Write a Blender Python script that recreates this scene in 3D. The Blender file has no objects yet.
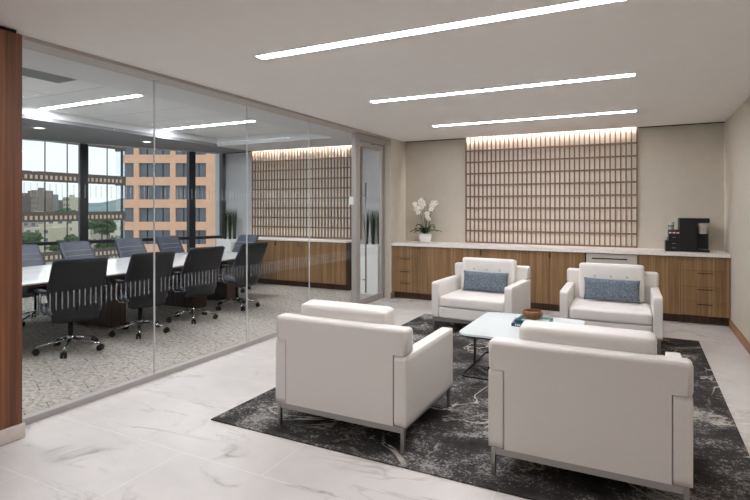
import bpy, bmesh, math, random
from math import pi, sin, cos, radians as R, atan, sqrt
from mathutils import Vector, Matrix, noise
random.seed(7)
S = bpy.context.scene
COL = S.collection

# ------------------------------------------------------------------ materials
def lin(c):
    return tuple(((v/255)/12.92 if v/255 <= .04045 else ((v/255+.055)/1.055)**2.4) for v in c)
def rgba(c): return (*lin(c), 1)
def mat(name, col, rough=.6, metal=0, spec=.5, emit=None, es=0):
    m = bpy.data.materials.new(name); m.use_nodes = True
    b = m.node_tree.nodes['Principled BSDF']
    b.inputs['Base Color'].default_value = rgba(col)
    b.inputs['Roughness'].default_value = rough
    b.inputs['Metallic'].default_value = metal
    b.inputs['Specular IOR Level'].default_value = spec
    if emit:
        b.inputs['Emission Color'].default_value = rgba(emit); b.inputs['Emission Strength'].default_value = es
    return m
class N:
    def __init__(s, m): s.m = m; s.t = m.node_tree; s.b = s.t.nodes['Principled BSDF']
    def n(s, k, ins=None, **kw):
        x = s.t.nodes.new(k)
        for a, v in kw.items(): setattr(x, a, v)
        for a, v in (ins or {}).items(): s.put(x, a, v)
        return x
    def put(s, x, a, v):
        i = x.inputs[a]
        if isinstance(v, bpy.types.NodeSocket): s.t.links.new(v, i)
        else: i.default_value = v
    def coord(s, scale=(1, 1, 1), rot=(0, 0, 0), out='Object'):
        tc = s.n('ShaderNodeTexCoord')
        mp = s.n('ShaderNodeMapping', {'Vector': tc.outputs[out], 'Scale': scale, 'Rotation': rot})
        return mp.outputs[0]
    def noise(s, vec, scale, detail=3, rough=.5, dist=0):
        return s.n('ShaderNodeTexNoise', {'Vector': vec, 'Scale': scale, 'Detail': detail, 'Roughness': rough, 'Distortion': dist}).outputs[0]
    def ramp(s, f, stops, interp='LINEAR'):
        r = s.n('ShaderNodeValToRGB', {'Fac': f}); r.color_ramp.interpolation = interp
        e = r.color_ramp.elements
        while len(e) < len(stops): e.new(.5)
        for i, (p, c) in enumerate(stops):
            e[i].position = p; e[i].color = rgba(c) if max(c) > 1 else (*c, 1)
        return r.outputs[0]
    def mix(s, f, a, b, mode='MIX'):
        x = s.n('ShaderNodeMix', data_type='RGBA', blend_type=mode)
        s.put(x, 0, f); s.put(x, 6, a); s.put(x, 7, b); return x.outputs[2]
    def math(s, op, a, b=0, c=0):
        x = s.n('ShaderNodeMath', operation=op); s.put(x, 0, a); s.put(x, 1, b); s.put(x, 2, c); return x.outputs[0]
    def color(s, v): s.t.links.new(v, s.b.inputs['Base Color'])
    def bump(s, h, strength=.2, dist=.01):
        x = s.n('ShaderNodeBump', {'Height': h, 'Strength': strength, 'Distance': dist}); s.t.links.new(x.outputs[0], s.b.inputs['Normal'])

def wood(name, a, b, c, rough=.45, sc=1.0):
    m = mat(name, b, rough); n = N(m)
    v = n.coord((34*sc, 34*sc, .7)); w = n.coord((150*sc, 150*sc, 3))
    f = n.noise(v, 1, 4, .6, .6); g = n.noise(w, 1, 3, .6)
    col = n.ramp(f, [(.3, a), (.5, b), (.68, c)])
    col = n.mix(n.math('MULTIPLY', g, .45), col, rgba(a))
    n.color(col); return m
def mottled(name, col, var=12, rough=.8, scale=60, bump=.0):
    m = mat(name, col, rough); n = N(m); v = n.coord()
    f = n.noise(v, scale, 3)
    n.color(n.ramp(f, [(.3, tuple(max(2, x-var) for x in col)), (.7, tuple(min(255, x+var) for x in col))]))
    if bump: n.bump(f, bump, .004)
    return m

M = {}
M['wall'] = mottled('beige_paint', (196, 189, 176), 2, .85, 8)
M['conf_wall'] = mottled('grey_paint', (190, 192, 194), 2, .85, 8)
M['ceiling'] = mottled('ceiling_paint', (236, 232, 228), 1, .9, 8)
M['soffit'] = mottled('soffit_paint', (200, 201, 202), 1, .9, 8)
M['soffit_dark'] = mottled('window_soffit_paint', (128, 128, 132), 1, .9, 8)  # darker grey than the rest of the ceiling ring
M['black'] = mat('black_plastic', (7, 7, 8), .4)
M['gap'] = mat('gap_shade', (20, 18, 16), .9)  # near-black colour standing in for the shade inside the ceiling gaps
M['rubber'] = mat('black_rubber', (22, 22, 24), .6)
M['fridge'] = mat('pale_satin_steel', (196, 190, 183), .45, .25)
M['steel'] = mat('brushed_steel', (160, 158, 156), .38, 1)
M['alu'] = mat('satin_aluminium', (172, 168, 164), .42, .3)
M['header'] = mat('header_aluminium', (176, 168, 162), .5, .15)
M['chrome'] = mat('polished_chrome', (200, 200, 202), .15, 1)
M['dark_metal'] = mat('dark_metal', (52, 50, 48), .4, .7)
M['mullion'] = mat('dark_mullion', (34, 36, 40), .45, .2)
M['white_gloss'] = mat('white_gloss', (236, 238, 236), .2)
M['glass_top'] = mat('back_painted_glass', (222, 232, 233), .12)
M['ceramic'] = mat('white_ceramic', (232, 232, 230), .25)
M['pot_soil'] = mottled('potting_soil', (50, 38, 28), 15, .95, 80)
M['cab'] = wood('walnut_cabinet_veneer', (104, 78, 50), (136, 105, 70), (164, 132, 95))
M['cabdark'] = wood('walnut_toe_kick', (64, 42, 28), (80, 52, 35), (96, 64, 44))
M['base'] = wood('oak_baseboard', (120, 84, 55), (148, 106, 72), (168, 126, 90))
M['column'] = wood('walnut_column_veneer', (84, 48, 28), (114, 69, 41), (138, 90, 56), .5, .8)
M['bowl'] = wood('turned_wood', (92, 56, 26), (136, 92, 48), (172, 124, 70), .35, .5)
M['slat'] = mottled('copper_brown_slat', (124, 98, 80), 8, .55, 30)
M['linen'] = mottled('beige_backing', (226, 219, 206), 8, .85, 90, .2)
M['leather'] = mottled('white_leather', (226, 222, 217), 3, .5, 220, .06)
M['button'] = mat('leather_button', (196, 190, 186), .6)
M['seam'] = mat('grey_seam', (150, 144, 140), .8)
M['chair_dark'] = mottled('charcoal_upholstery', (70, 74, 86), 5, .6, 200, .1)
M['chair_mesh'] = mottled('backlit_back_shell', (27, 29, 34), 3, .5, 250, .1)  # shade of the backlit chair backs is put into this dark tone
M['stonebase'] = mottled('travertine_base', (196, 186, 178), 8, .5, 12)
M['leaf'] = mottled('orchid_leaf', (48, 78, 36), 14, .4, 30)
M['leaf_light'] = mottled('light_orchid_leaf', (112, 134, 68), 14, .4, 30)
M['stem'] = mat('green_stem', (70, 72, 40), .6)
M['petal'] = mottled('white_petal', (246, 243, 234), 4, .5, 40)
M['petal_core'] = mat('yellow_centre', (206, 178, 90), .5)
M['grass'] = mottled('grass_blade', (42, 56, 32), 14, .6, 20)
M['page'] = mat('book_pages', (232, 226, 214), .8)
M['silicone'] = mat('clear_joint', (205, 208, 208), .4)
M['vent'] = mottled('vent_metal', (120, 121, 122), 4, .6, 30)

def countertop():
    m = mat('white_quartz', (226, 220, 214), .3); n = N(m); v = n.coord()
    f = n.noise(v, 70, 3, .7)
    n.color(n.ramp(f, [(.38, (214, 208, 203)), (.5, (232, 227, 223)), (.7, (238, 234, 230))])); return m
M['quartz'] = countertop()

def marble():
    m = mat('white_marble_tile', (206, 200, 196), .38, 0, .5); n = N(m)
    v = n.coord((1, 1, 1), (0, 0, .5))
    w = n.noise(v, 1.1, 5, .55, 1.2)
    d = n.math('ABSOLUTE', n.math('SUBTRACT', w, .5))
    vein = n.ramp(d, [(0, (1, 1, 1)), (.014, (.4, .4, .4)), (.045, (0, 0, 0))])
    brk = n.ramp(n.noise(v, 1.7, 3), [(.52, (0, 0, 0)), (.66, (1, 1, 1))])
    fac = n.math('MULTIPLY', n.math('MULTIPLY', vein, brk), .8)
    v2 = n.coord((.35, 1.6, 1), (0, 0, .08))
    w2 = n.noise(v2, 3.2, 5, .6, .8)
    d2 = n.math('ABSOLUTE', n.math('SUBTRACT', w2, .5))
    vein2 = n.ramp(d2, [(0, (1, 1, 1)), (.03, (0, 0, 0))])
    f2 = n.math('MULTIPLY', n.math('MULTIPLY', vein2, n.ramp(n.noise(v, .9, 2), [(.44, (0, 0, 0)), (.58, (1, 1, 1))])), .42)
    cloud = n.ramp(n.noise(v, .9, 5, .6), [(.3, (196, 191, 187)), (.55, (212, 208, 204)), (.75, (222, 218, 215))])
    col = n.mix(fac, cloud, rgba((128, 120, 114)))
    col = n.mix(f2, col, rgba((150, 142, 134)))
    tc = n.n('ShaderNodeMapping', {'Vector': n.coord(), 'Location': (1.295, -2.315, 0)}).outputs[0]
    br = n.n('ShaderNodeTexBrick', {'Vector': tc, 'Color1': (0, 0, 0, 1), 'Color2': (0, 0, 0, 1), 'Mortar': (1, 1, 1, 1), 'Scale': 1.0,
             'Mortar Size': .003, 'Brick Width': 1.22, 'Row Height': .61, 'Mortar Smooth': .1})
    col = n.mix(n.math('MULTIPLY', br.outputs['Color'], .35), col, rgba((246, 243, 240)))
    n.color(col); return m
M['marble'] = marble()

def rugm():
    m = mat('distressed_charcoal_rug', (52, 52, 54), .95, 0, .1); n = N(m); v = n.coord()
    lo = n.noise(v, 2.6, 5, .6, .4); hi = n.noise(v, 55, 4, .75); st = n.noise(n.coord((2.2, 9, 1)), 6, 4, .7)
    base = n.ramp(lo, [(.3, (46, 44, 43)), (.5, (70, 68, 67)), (.68, (100, 98, 96))])
    thr = n.math('ADD', n.math('MULTIPLY', lo, .75), n.math('MULTIPLY', hi, .85))
    sp = n.ramp(thr, [(.83, (0, 0, 0)), (.91, (1, 1, 1))])
    col = n.mix(n.math('MULTIPLY', sp, .75), base, rgba((172, 170, 168)))
    dk = n.ramp(st, [(.52, (0, 0, 0)), (.66, (1, 1, 1))])
    col = n.mix(n.math('MULTIPLY', dk, .55), col, rgba((30, 30, 32)))
    wv = n.noise(v, .95, 5, .62, .9)
    d = n.math('ABSOLUTE', n.math('SUBTRACT', wv, .52))
    ve = n.ramp(d, [(0, (1, 1, 1)), (.005, (.8, .8, .8)), (.011, (0, 0, 0))])
    gate = n.ramp(n.noise(v, 1.6, 2), [(.44, (0, 0, 0)), (.52, (1, 1, 1))])
    col = n.mix(n.math('MULTIPLY', ve, gate), col, rgba((190, 184, 172)))
    n.color(col); n.bump(hi, .4, .004); return m
M['rug'] = rugm()

def carpet():
    m = mat('mottled_carpet_tile', (150, 145, 136), .95, 0, .1); n = N(m); v = n.coord()
    a = n.noise(v, 26, 4, .7); b = n.noise(v, 3, 3)
    col = n.ramp(a, [(.34, (134, 129, 121)), (.5, (180, 174, 164)), (.68, (206, 200, 190))])
    col = n.mix(n.math('MULTIPLY', b, .25), col, rgba((138, 136, 132)))
    br = n.n('ShaderNodeTexBrick', {'Vector': n.coord((1, 1, 1), (0, 0, .4)), 'Color1': (0, 0, 0, 1), 'Color2': (0, 0, 0, 1), 'Mortar': (1, 1, 1, 1),
             'Scale': 1.0, 'Mortar Size': .006, 'Brick Width': .5, 'Row Height': .16, 'Mortar Smooth': .2})
    gate = n.ramp(n.noise(v, 9, 2), [(.50, (0, 0, 0)), (.56, (1, 1, 1))])
    col = n.mix(n.math('MULTIPLY', n.math('MULTIPLY', br.outputs['Color'], gate), .65), col, rgba((84, 82, 78)))
    n.color(col); n.bump(a, .4, .005); return m
M['carpet'] = carpet()

def tweed():
    m = mat('blue_grey_tweed', (88, 102, 118), .9, 0, .2); n = N(m)
    a = n.noise(n.coord((40, 40, 260)), 1, 3, .7); b = n.noise(n.coord((260, 260, 40)), 1, 3, .7)
    f = n.math('MULTIPLY', n.math('ADD', a, b), .5)
    n.color(n.ramp(f, [(.38, (62, 72, 86)), (.5, (100, 112, 124)), (.62, (152, 158, 163))])); n.bump(f, .3, .003); return m
M['tweed'] = tweed()

def tiles():
    m = mat('acoustic_tile', (214, 214, 212), .9); n = N(m)
    br = n.n('ShaderNodeTexBrick', {'Vector': n.coord(), 'Color1': rgba((212, 212, 211)), 'Color2': rgba((208, 208, 207)), 'Mortar': rgba((168, 168, 168)),
             'Scale': 1.0, 'Mortar Size': .006, 'Brick Width': 1.22, 'Row Height': .61, 'Mortar Smooth': .1}, offset=0.0)
    n.color(br.outputs['Color']); return m
M['tile'] = tiles()

def glass(name, tint=(1, 1, 1), ior=1.42, boost=1.0):
    m = bpy.data.materials.new(name); m.use_nodes = True; t = m.node_tree; t.nodes.clear()
    o = t.nodes.new('ShaderNodeOutputMaterial'); mx = t.nodes.new('ShaderNodeMixShader')
    tr = t.nodes.new('ShaderNodeBsdfTransparent'); tr.inputs[0].default_value = (*tint, 1)
    gl = t.nodes.new('ShaderNodeBsdfGlossy'); gl.inputs['Roughness'].default_value = 0.0
    fr = t.nodes.new('ShaderNodeFresnel'); fr.inputs[0].default_value = ior
    mu = t.nodes.new('ShaderNodeMath'); mu.operation = 'MULTIPLY'; mu.inputs[1].default_value = boost
    t.links.new(fr.outputs[0], mu.inputs[0]); t.links.new(mu.outputs[0], mx.inputs[0])
    t.links.new(tr.outputs[0], mx.inputs[1]); t.links.new(gl.outputs[0], mx.inputs[2]); t.links.new(mx.outputs[0], o.inputs[0])
    return m
M['glass'] = glass('clear_partition_glass', (.99, .995, .995), 1.40, .008)
M['winglass'] = glass('window_glass', (.97, .98, .98), 1.3, .25)
def film():
    m = bpy.data.materials.new('frosted_film'); m.use_nodes = True; t = m.node_tree; t.nodes.clear()
    o = t.nodes.new('ShaderNodeOutputMaterial'); mx = t.nodes.new('ShaderNodeMixShader'); mx.inputs[0].default_value = .2
    tr = t.nodes.new('ShaderNodeBsdfTransparent'); df = t.nodes.new('ShaderNodeBsdfDiffuse'); df.inputs[0].default_value = rgba((205, 210, 214))
    t.links.new(tr.outputs[0], mx.inputs[1]); t.links.new(df.outputs[0], mx.inputs[2]); t.links.new(mx.outputs[0], o.inputs[0]); return m
M['film'] = film()
def emis(name, col, s):
    m = bpy.data.materials.new(name); m.use_nodes = True; t = m.node_tree; t.nodes.clear()
    o = t.nodes.new('ShaderNodeOutputMaterial'); e = t.nodes.new('ShaderNodeEmission')
    e.inputs[0].default_value = rgba(col); e.inputs[1].default_value = s; t.links.new(e.outputs[0], o.inputs[0]); return m
STRIP = 53.0
M['led'] = emis('led_diffuser', (251, 249, 253), STRIP)
M['ledconf'] = emis('led_diffuser_conference', (248, 250, 255), 115)
M['lens'] = emis('downlight_lens', (255, 250, 244), 3)
M['cove'] = emis('cove_led', (255, 246, 238), 240)

# ------------------------------------------------------------------ mesh tools
class MB:
    def __init__(s): s.bm = bmesh.new()
    def box(s, x0, x1, y0, y1, z0, z1, bev=0, seg=2, mtx=None):
        b = bmesh.new()
        vs = [b.verts.new((x, y, z)) for x in (x0, x1) for y in (y0, y1) for z in (z0, z1)]
        for f in ((0, 1, 3, 2), (4, 6, 7, 5), (0, 4, 5, 1), (2, 3, 7, 6), (0, 2, 6, 4), (1, 5, 7, 3)): b.faces.new([vs[i] for i in f])
        if bev: bmesh.ops.bevel(b, geom=b.edges[:], offset=bev, segments=seg, profile=.5, affect='EDGES')
        s.add(b, mtx); return s
    def add(s, b, mtx=None):
        if mtx is not None: bmesh.ops.transform(b, matrix=mtx, verts=b.verts)
        bmesh.ops.recalc_face_normals(b, faces=b.faces)
        me = bpy.data.meshes.new('t'); b.to_mesh(me); b.free(); s.bm.from_mesh(me); bpy.data.meshes.remove(me)
    def rbox(s, x0, x1, y0, y1, z0, z1, r, n=8, puff=(0, 0, 0), mtx=None):
        b = bmesh.new(); c = Vector(((x0+x1)/2, (y0+y1)/2, (z0+z1)/2)); h = Vector(((x1-x0)/2, (y1-y0)/2, (z1-z0)/2))
        bmesh.ops.create_cube(b, size=2)
        bmesh.ops.subdivide_edges(b, edges=b.edges[:], cuts=n, use_grid_fill=True)
        for v in b.verts:
            u = v.co.copy()
            # ease the samples toward the edges so that the rounding is well resolved
            e = Vector([math.copysign(abs(t)**.6, t) for t in u])
            p = Vector((e.x*h.x, e.y*h.y, e.z*h.z)); q = Vector([max(-h[i]+r, min(h[i]-r, p[i])) for i in range(3)])
            d = p-q
            if d.length > 1e-6: p = q+d.normalized()*min(r, d.length) if max(abs(u.x), abs(u.y), abs(u.z)) < .999 else q+d.normalized()*r
            k = [(1-e.x**2), (1-e.y**2), (1-e.z**2)]
            p.x += math.copysign(puff[0]*k[1]*k[2], u.x) if abs(u.x) > .999 else 0
            p.y += math.copysign(puff[1]*k[0]*k[2], u.y) if abs(u.y) > .999 else 0
            p.z += math.copysign(puff[2]*k[0]*k[1], u.z) if abs(u.z) > .999 else 0
            v.co = p+c
        for f in b.faces: f.smooth = True
        s.add(b, mtx); return s
    def cyl(s, p0, p1, r0, r1=None, n=12, smooth=True):
        p0, p1 = Vector(p0), Vector(p1); r1 = r0 if r1 is None else r1; d = (p1-p0)
        b = bmesh.new(); q = d.to_track_quat('Z', 'Y')
        a = [b.verts.new(p0+q @ Vector((cos(2*pi*i/n)*r0, sin(2*pi*i/n)*r0, 0))) for i in range(n)]
        c = [b.verts.new(p1+q @ Vector((cos(2*pi*i/n)*r1, sin(2*pi*i/n)*r1, 0))) for i in range(n)]
        for i in range(n):
            f = b.faces.new((a[i], a[(i+1) % n], c[(i+1) % n], c[i])); f.smooth = smooth
        b.faces.new(a[::-1]); b.faces.new(c); s.add(b); return s
    def tube(s, pts, r, n=8, flat=1.0):
        pts = [Vector(p) for p in pts]; b = bmesh.new(); rings = []
        for i, p in enumerate(pts):
            d = (pts[min(i+1, len(pts)-1)]-pts[max(i-1, 0)]).normalized(); q = d.to_track_quat('Z', 'Y')
            rr = r(i/(len(pts)-1)) if callable(r) else r
            rings.append([b.verts.new(p+q @ Vector((cos(2*pi*k/n)*rr, sin(2*pi*k/n)*rr*flat, 0))) for k in range(n)])
        for i in range(len(rings)-1):
            for k in range(n):
                f = b.faces.new((rings[i][k], rings[i][(k+1) % n], rings[i+1][(k+1) % n], rings[i+1][k])); f.smooth = True
        b.faces.new(rings[0][::-1]); b.faces.new(rings[-1]); s.add(b); return s
    def lathe(s, prof, n=28, c=(0, 0, 0)):
        b = bmesh.new(); rings = []
        for r, z in prof:
            rings.append([b.verts.new((c[0]+cos(2*pi*k/n)*r, c[1]+sin(2*pi*k/n)*r, c[2]+z)) for k in range(n)])
        for i in range(len(rings)-1):
            for k in range(n):
                f = b.faces.new((rings[i][k], rings[i][(k+1) % n], rings[i+1][(k+1) % n], rings[i+1][k])); f.smooth = True
        b.faces.new(rings[0][::-1]); b.faces.new(rings[-1]); s.add(b); return s
    def prism(s, poly, z0, z1, bev=0, mtx=None):
        b = bmesh.new(); a = [b.verts.new((x, y, z0)) for x, y in poly]; c = [b.verts.new((x, y, z1)) for x, y in poly]; k = len(poly)
        for i in range(k): b.faces.new((a[i], a[(i+1) % k], c[(i+1) % k], c[i]))
        b.faces.new(a[::-1]); tf = b.faces.new(c)
        if bev: bmesh.ops.bevel(b, geom=[e for e in tf.edges], offset=bev, segments=2, affect='EDGES')
        s.add(b, mtx); return s
    def quad(s, *v):
        b = bmesh.new(); b.faces.new([b.verts.new(p) for p in v]); me = bpy.data.meshes.new('t'); b.to_mesh(me); b.free(); s.bm.from_mesh(me); bpy.data.meshes.remove(me); return s
    def build(s, name, m, parent=None, loc=(0, 0, 0)):
        me = bpy.data.meshes.new(name); s.bm.to_mesh(me); s.bm.free(); me.materials.append(m)
        o = bpy.data.objects.new(name, me); COL.objects.link(o); o.parent = parent; o.location = loc; return o
def empty(name, label, cat, loc=(0, 0, 0), rz=0, group=None):
    o = bpy.data.objects.new(name, None); COL.objects.link(o); o.location = loc; o.rotation_euler = (0, 0, rz); o.empty_display_size = .1
    return tag(o, label, cat, group)
def tag(o, label, cat, group=None):
    o['label'] = label; o['category'] = cat
    if group: o['group'] = group
    return o
def struct(o): o['kind'] = 'structure'; return o
def sbox(name, m, *a, bev=0, parent=None):
    o = MB().box(*a, bev=bev).build(name, m, parent)
    return struct(o) if parent is None else o
def dup(root, loc, rz, label, group=None):
    def rec(o, par):
        c = o.copy(); COL.objects.link(c)
        if par is not None: c.parent = par
        for ch in kids.get(o.name, []): rec(ch, c)
        return c
    kids = {}
    for o in list(COL.objects):
        if o.parent: kids.setdefault(o.parent.name, []).append(o)
    r = rec(root, None); r.location = loc; r.rotation_euler = (0, 0, rz); r['label'] = label
    if group: r['group'] = group
    return r

# ------------------------------------------------------------------ camera
F = 519.0; TH = atan((640-375)/F)
cam = bpy.data.cameras.new('camera'); co = bpy.data.objects.new('camera', cam); COL.objects.link(co)
co.location = (0, 0, 1.51); co.rotation_euler = (pi/2, 0, TH)
cam.sensor_fit = 'HORIZONTAL'; cam.sensor_width = 36; cam.lens = 36*F/750; cam.shift_y = -42/750
cam.clip_start = .05; cam.clip_end = 6000
S.camera = co
cs, sn = cos(TH), sin(TH)
def fwd(d, px, z):   # a point at forward depth d in the direction of picture column px
    r = (px-375)/F*d; return Vector((-sn*d+cs*r, cs*d+sn*r, z))

# ------------------------------------------------------------------ room shell
CZ = 2.675; XR = 1.02; YB = 8.45; XL = -3.70; XG = -3.85; YK = -3.2; SLOT = 8.375
def wx(y): return -7.97-.394*(8.40-y)
sbox('floor', M['marble'], -3.83, XR+.1, YK, YB+.1, -.1, 0)
struct(MB().prism([(-3.83, 1.0), (-3.83, YB+.1), (wx(YB)-.1, YB+.1), (wx(1.0)-.1, 1.0)], -.1, .002).build('floor.001', M['carpet']))
# ceiling, stopping short of the wall to leave the shadow gap and the light cove
cb = MB(); cb.box(-3.78, XR+.1, YK, SLOT, CZ, CZ+.06); cb.box(-3.78, XR+.1, SLOT-.2, YB+.1, 2.93, 2.99); struct(cb.build('ceiling', M['ceiling']))
sbox('trim_1', M['gap'], XL, -2.61, SLOT+.0, YB, CZ-.004, CZ+.06)  # dark blocks fill the unlit slot ends, painting in their shade
sbox('trim_2', M['gap'], -.02, XR, SLOT, YB, CZ-.004, CZ+.06)
sbox('wall_back', M['wall'], -3.78, XR+.1, YB, YB+.1, 0, 3.0)
sbox('wall_right', M['wall'], XR, XR+.1, YK, YB, 0, 2.93)
sbox('baseboard_right', M['base'], XR-.014, XR, YK, 7.93, 0, .10, bev=.002)
sbox('wall_front', M['wall'], -4.4, XR, YK-.1, YK, 0, 2.93)
# nib wall beside the glass door
sbox('wall_nib', M['wall'], -3.92, XL, 7.83, YB, 0, 2.93)
sbox('baseboard_nib', M['base'], XL, XL+.014, 7.81, 7.865, 0, .10, bev=.002)
# wood clad wall at the far left
sbox('wall_left', M['column'], -4.0, -3.61, YK, 1.98, .10, CZ-.03)
sbox('baseboard_left', M['stonebase'], -4.0, -3.598, YK, 2.0, 0, .10, bev=.012)
sbox('trim_3', M['gap'], -3.98, -3.64, YK, 1.96, CZ-.03, CZ+.02)  # dark strip painted in as the shade of the reveal above the cladding
# conference room shell
struct(MB().prism([(-3.92, YB), (-3.92, YB+.1), (-8.3, YB+.1), (-8.1, YB)], 0, 3.0).build('wall_conference_back', M['conf_wall']))
sbox('wall_conference_front', M['conf_wall'], -10.95, -4.0, .9, 1.0, 0, 3.0)
# ceiling of the conference room: low ring round a raised tiled field
RX0, RX1, RY0, RY1 = -7.10, -4.55, 1.4, 7.36
cb = MB(); cb.box(RX1, -3.78, 1.0, SLOT, CZ, CZ+.05); cb.box(RX0, RX1, RY1, SLOT, CZ, CZ+.05); cb.box(RX0, RX1, 1.0, RY0, CZ, CZ+.05)
cb.box(RX0-.03, RX0, RY0, RY1, CZ+.05, 2.84); cb.box(RX1, RX1+.03, RY0, RY1, CZ+.05, 2.84); cb.box(RX0, RX1, RY1, RY1+.03, CZ+.05, 2.84); cb.box(RX0, RX1, RY0-.03, RY0, CZ+.05, 2.84)
cb.box(-8.08, -3.78, SLOT-.2, YB+.1, 2.93, 2.99)
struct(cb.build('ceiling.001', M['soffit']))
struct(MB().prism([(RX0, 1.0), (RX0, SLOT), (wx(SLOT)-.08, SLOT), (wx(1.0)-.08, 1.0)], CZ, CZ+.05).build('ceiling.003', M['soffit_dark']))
sbox('ceiling.002', M['tile'], RX0-.05, RX1+.05, RY0-.05, RY1+.05, 2.82, 2.86)
sbox('trim_4', M['gap'], -8.1, -7.18, SLOT, YB, CZ-.004, CZ+.06)  # shade of the unlit conference slot ends, painted as dark blocks
sbox('trim_5', M['gap'], -4.56, -3.92, SLOT, YB, CZ-.004, CZ+.06)
# window head fascia above ceiling towards outside
# ------------------------------------------------------------------ glass partition
sbox('trim_6', M['header'], XG-.06, -3.702, 1.98, 7.83, CZ-.028, CZ+.02)
sbox('trim_7', M['alu'], XG-.02, XG+.045, 1.98, 6.84, 0, .045, bev=.003)
def band(y0, y1, zs=((.755, .885), (1.59, 1.69))):
    b = MB(); y = math.ceil(y0/.045)*.045
    while y < y1-.012:
        for z0, z1 in zs: b.box(XG+.0065, XG+.0075, y, y+.010, z0, z1)
        y += .045
    return b
ys = [1.90, 3.22, 4.44, 5.65, 6.845]
for i in range(4):
    w = struct(MB().box(XG-.006, XG+.006, ys[i]+.004, ys[i+1]-.004, .04, CZ-.028).build('window_%d' % (i+1), M['glass']))
    band(max(ys[i], 2.0)+.02, ys[i+1]-.02).build('frosted_band', M['film'], w)
    if i < 3: sbox('trim_%d' % (8+i), M['silicone'], XG-.007, XG+.007, ys[i+1]-.004, ys[i+1]+.004, .045, CZ-.028)
# glazed door with frame
d = bpy.data.objects.new('door_1', None); COL.objects.link(d); struct(d)
fb = MB(); fb.box(XG-.04, XG+.04, 6.84, 6.93, 0, CZ-.028); fb.box(XG-.04, XG+.04, 7.80, 7.86, 0, CZ-.028); fb.box(XG-.04, XG+.04, 6.93, 7.80, CZ-.12, CZ-.028)
fb.build('door_frame', M['alu'], d)
lf = MB(); lf.box(XG-.022, XG+.022, 6.94, 7.0, .012, 2.53); lf.box(XG-.022, XG+.022, 7.73, 7.79, .012, 2.53); lf.box(XG-.022, XG+.022, 7.0, 7.73, .012, .10); lf.box(XG-.022, XG+.022, 7.0, 7.73, 2.46, 2.53)
lf.build('door_leaf', M['alu'], d)
pn = MB().box(XG-.006, XG+.006, 7.0, 7.73, .10, 2.46).build('pane', M['glass'], d)
band(7.02, 7.72).build('frosted_band', M['film'], d)
for sx in (1, -1):
    h = MB(); h.cyl((XG+sx*.075, 7.08, .20), (XG+sx*.075, 7.08, 1.9), .013); h.cyl((XG+sx*.02, 7.08, .40), (XG+sx*.075, 7.08, .40), .009); h.cyl((XG+sx*.02, 7.08, 1.7), (XG+sx*.075, 7.08, 1.7), .009)
    h.build('handle', M['steel'], d)
c = MB().box(XG+.0065, XG+.018, 6.68, 6.80, 1.56, 1.68, bev=.003).build('wall_switch', M['white_gloss']); tag(c, 'small white control plate on the glass beside the door post', 'switch')

# ------------------------------------------------------------------ window wall
dr = Vector((.3665, .9304, 0)); nrm = Vector((.9304, -.3665, 0))
def wp(s, off=0): return Vector((-7.97, 8.40, 0))+dr*s+nrm*off
def wbox(mb, s0, s1, o0, o1, z0, z1):
    p = [wp(s0, o0), wp(s1, o0), wp(s1, o1), wp(s0, o1)]; mb.prism([(q.x, q.y) for q in p], z0, z1); return mb
# positions along the wall found from the mullions' columns
def s_at(px):
    dx = (px-375)/F; rx, ry = dx*cs-sn, dx*sn+cs
    # solve t*(rx,ry) = P + s*dr
    det = rx*(-dr.y)+ry*dr.x; t = (-7.97*(-dr.y)+8.40*dr.x)/det; return (t*ry-8.40)/dr.y
mul = [s_at(83.5), s_at(191.5)]; send = s_at(223)
struct(wbox(MB(), -8.2, .3, -.10, 0.06, 2.668, 3.0).build('wall_window_head', M['soffit']))
struct(wbox(MB(), -8.2, .3, -.10, 0.06, 0, .10).build('wall_window_sill', M['mullion']))
spans = [(-8.0, mul[0]), (mul[0], mul[1]), (mul[1], send)]
for i, (a, b) in enumerate(spans):
    w = struct(wbox(MB(), a, b, -.012, 0, .10, 2.668).build('window_%d' % (5+i), M['winglass']))
    fr = MB()
    wbox(fr, a, b, -.03, .03, .865, .925); wbox(fr, a, b, -.03, .03, .10, .14)
    fr.build('window_frame', M['mullion'], w)
for k, (s, hw) in enumerate(((mul[0], .065), (mul[1], .065), (send, .038))):
    struct(wbox(MB(), s-hw, s+hw, -.09, .05, .10, 2.668).build('trim_%d' % (11+k), M['mullion']))

# ------------------------------------------------------------------ lights
def strip_light(x0, x1, y, w, z, label, mt, group):
    t = empty('ceiling_light', label, 'ceiling light', ((x0+x1)/2, y, z), 0, group); h = (x1-x0)/2
    f = MB(); f.box(-h-.008, h+.008, -w/2-.008, -w/2, -.003, .0); f.box(-h-.008, h+.008, w/2, w/2+.008, -.003, .0); f.box(-h-.008, -h, -w/2, w/2, -.003, 0); f.box(h, h+.008, -w/2, w/2, -.003, 0)
    f.build('trim_frame', M['white_gloss'], t)
    MB().box(-h, h, -w/2, w/2, -.004, -.0005).build('diffuser', mt, t)
for y, lb in ((3.17, 'long bright recessed strip light nearest the camera in the lounge ceiling'), (5.06, 'bright recessed strip light, middle one in the lounge ceiling'),
              (6.96, 'thin recessed strip light in the lounge ceiling closest to the slatted wall'),
              (1.27, 'added strip light in the lounge ceiling above the photographer, out of view'), (-.62, 'added strip light in the lounge ceiling far behind the camera, out of view')):  # both added out of view to light the chair backs facing the camera
    strip_light(-2.62, -.04 if y > 2 else -1.3, y, .085, CZ, lb, M['led'], 'recessed strip lights in the lounge ceiling')
for y, lb in ((4.12, 'strip light in the conference ceiling above the near half of the table'), (6.12, 'strip light in the conference ceiling nearer the slatted wall'),
              (2.12, 'added strip light in the conference ceiling, unseen behind the wooden column')):  # last one is added out of view to brighten the conference room
    strip_light(-7.06, -5.17, y, .075, 2.82, lb, M['ledconf'], 'strip lights in the conference ceiling')
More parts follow.
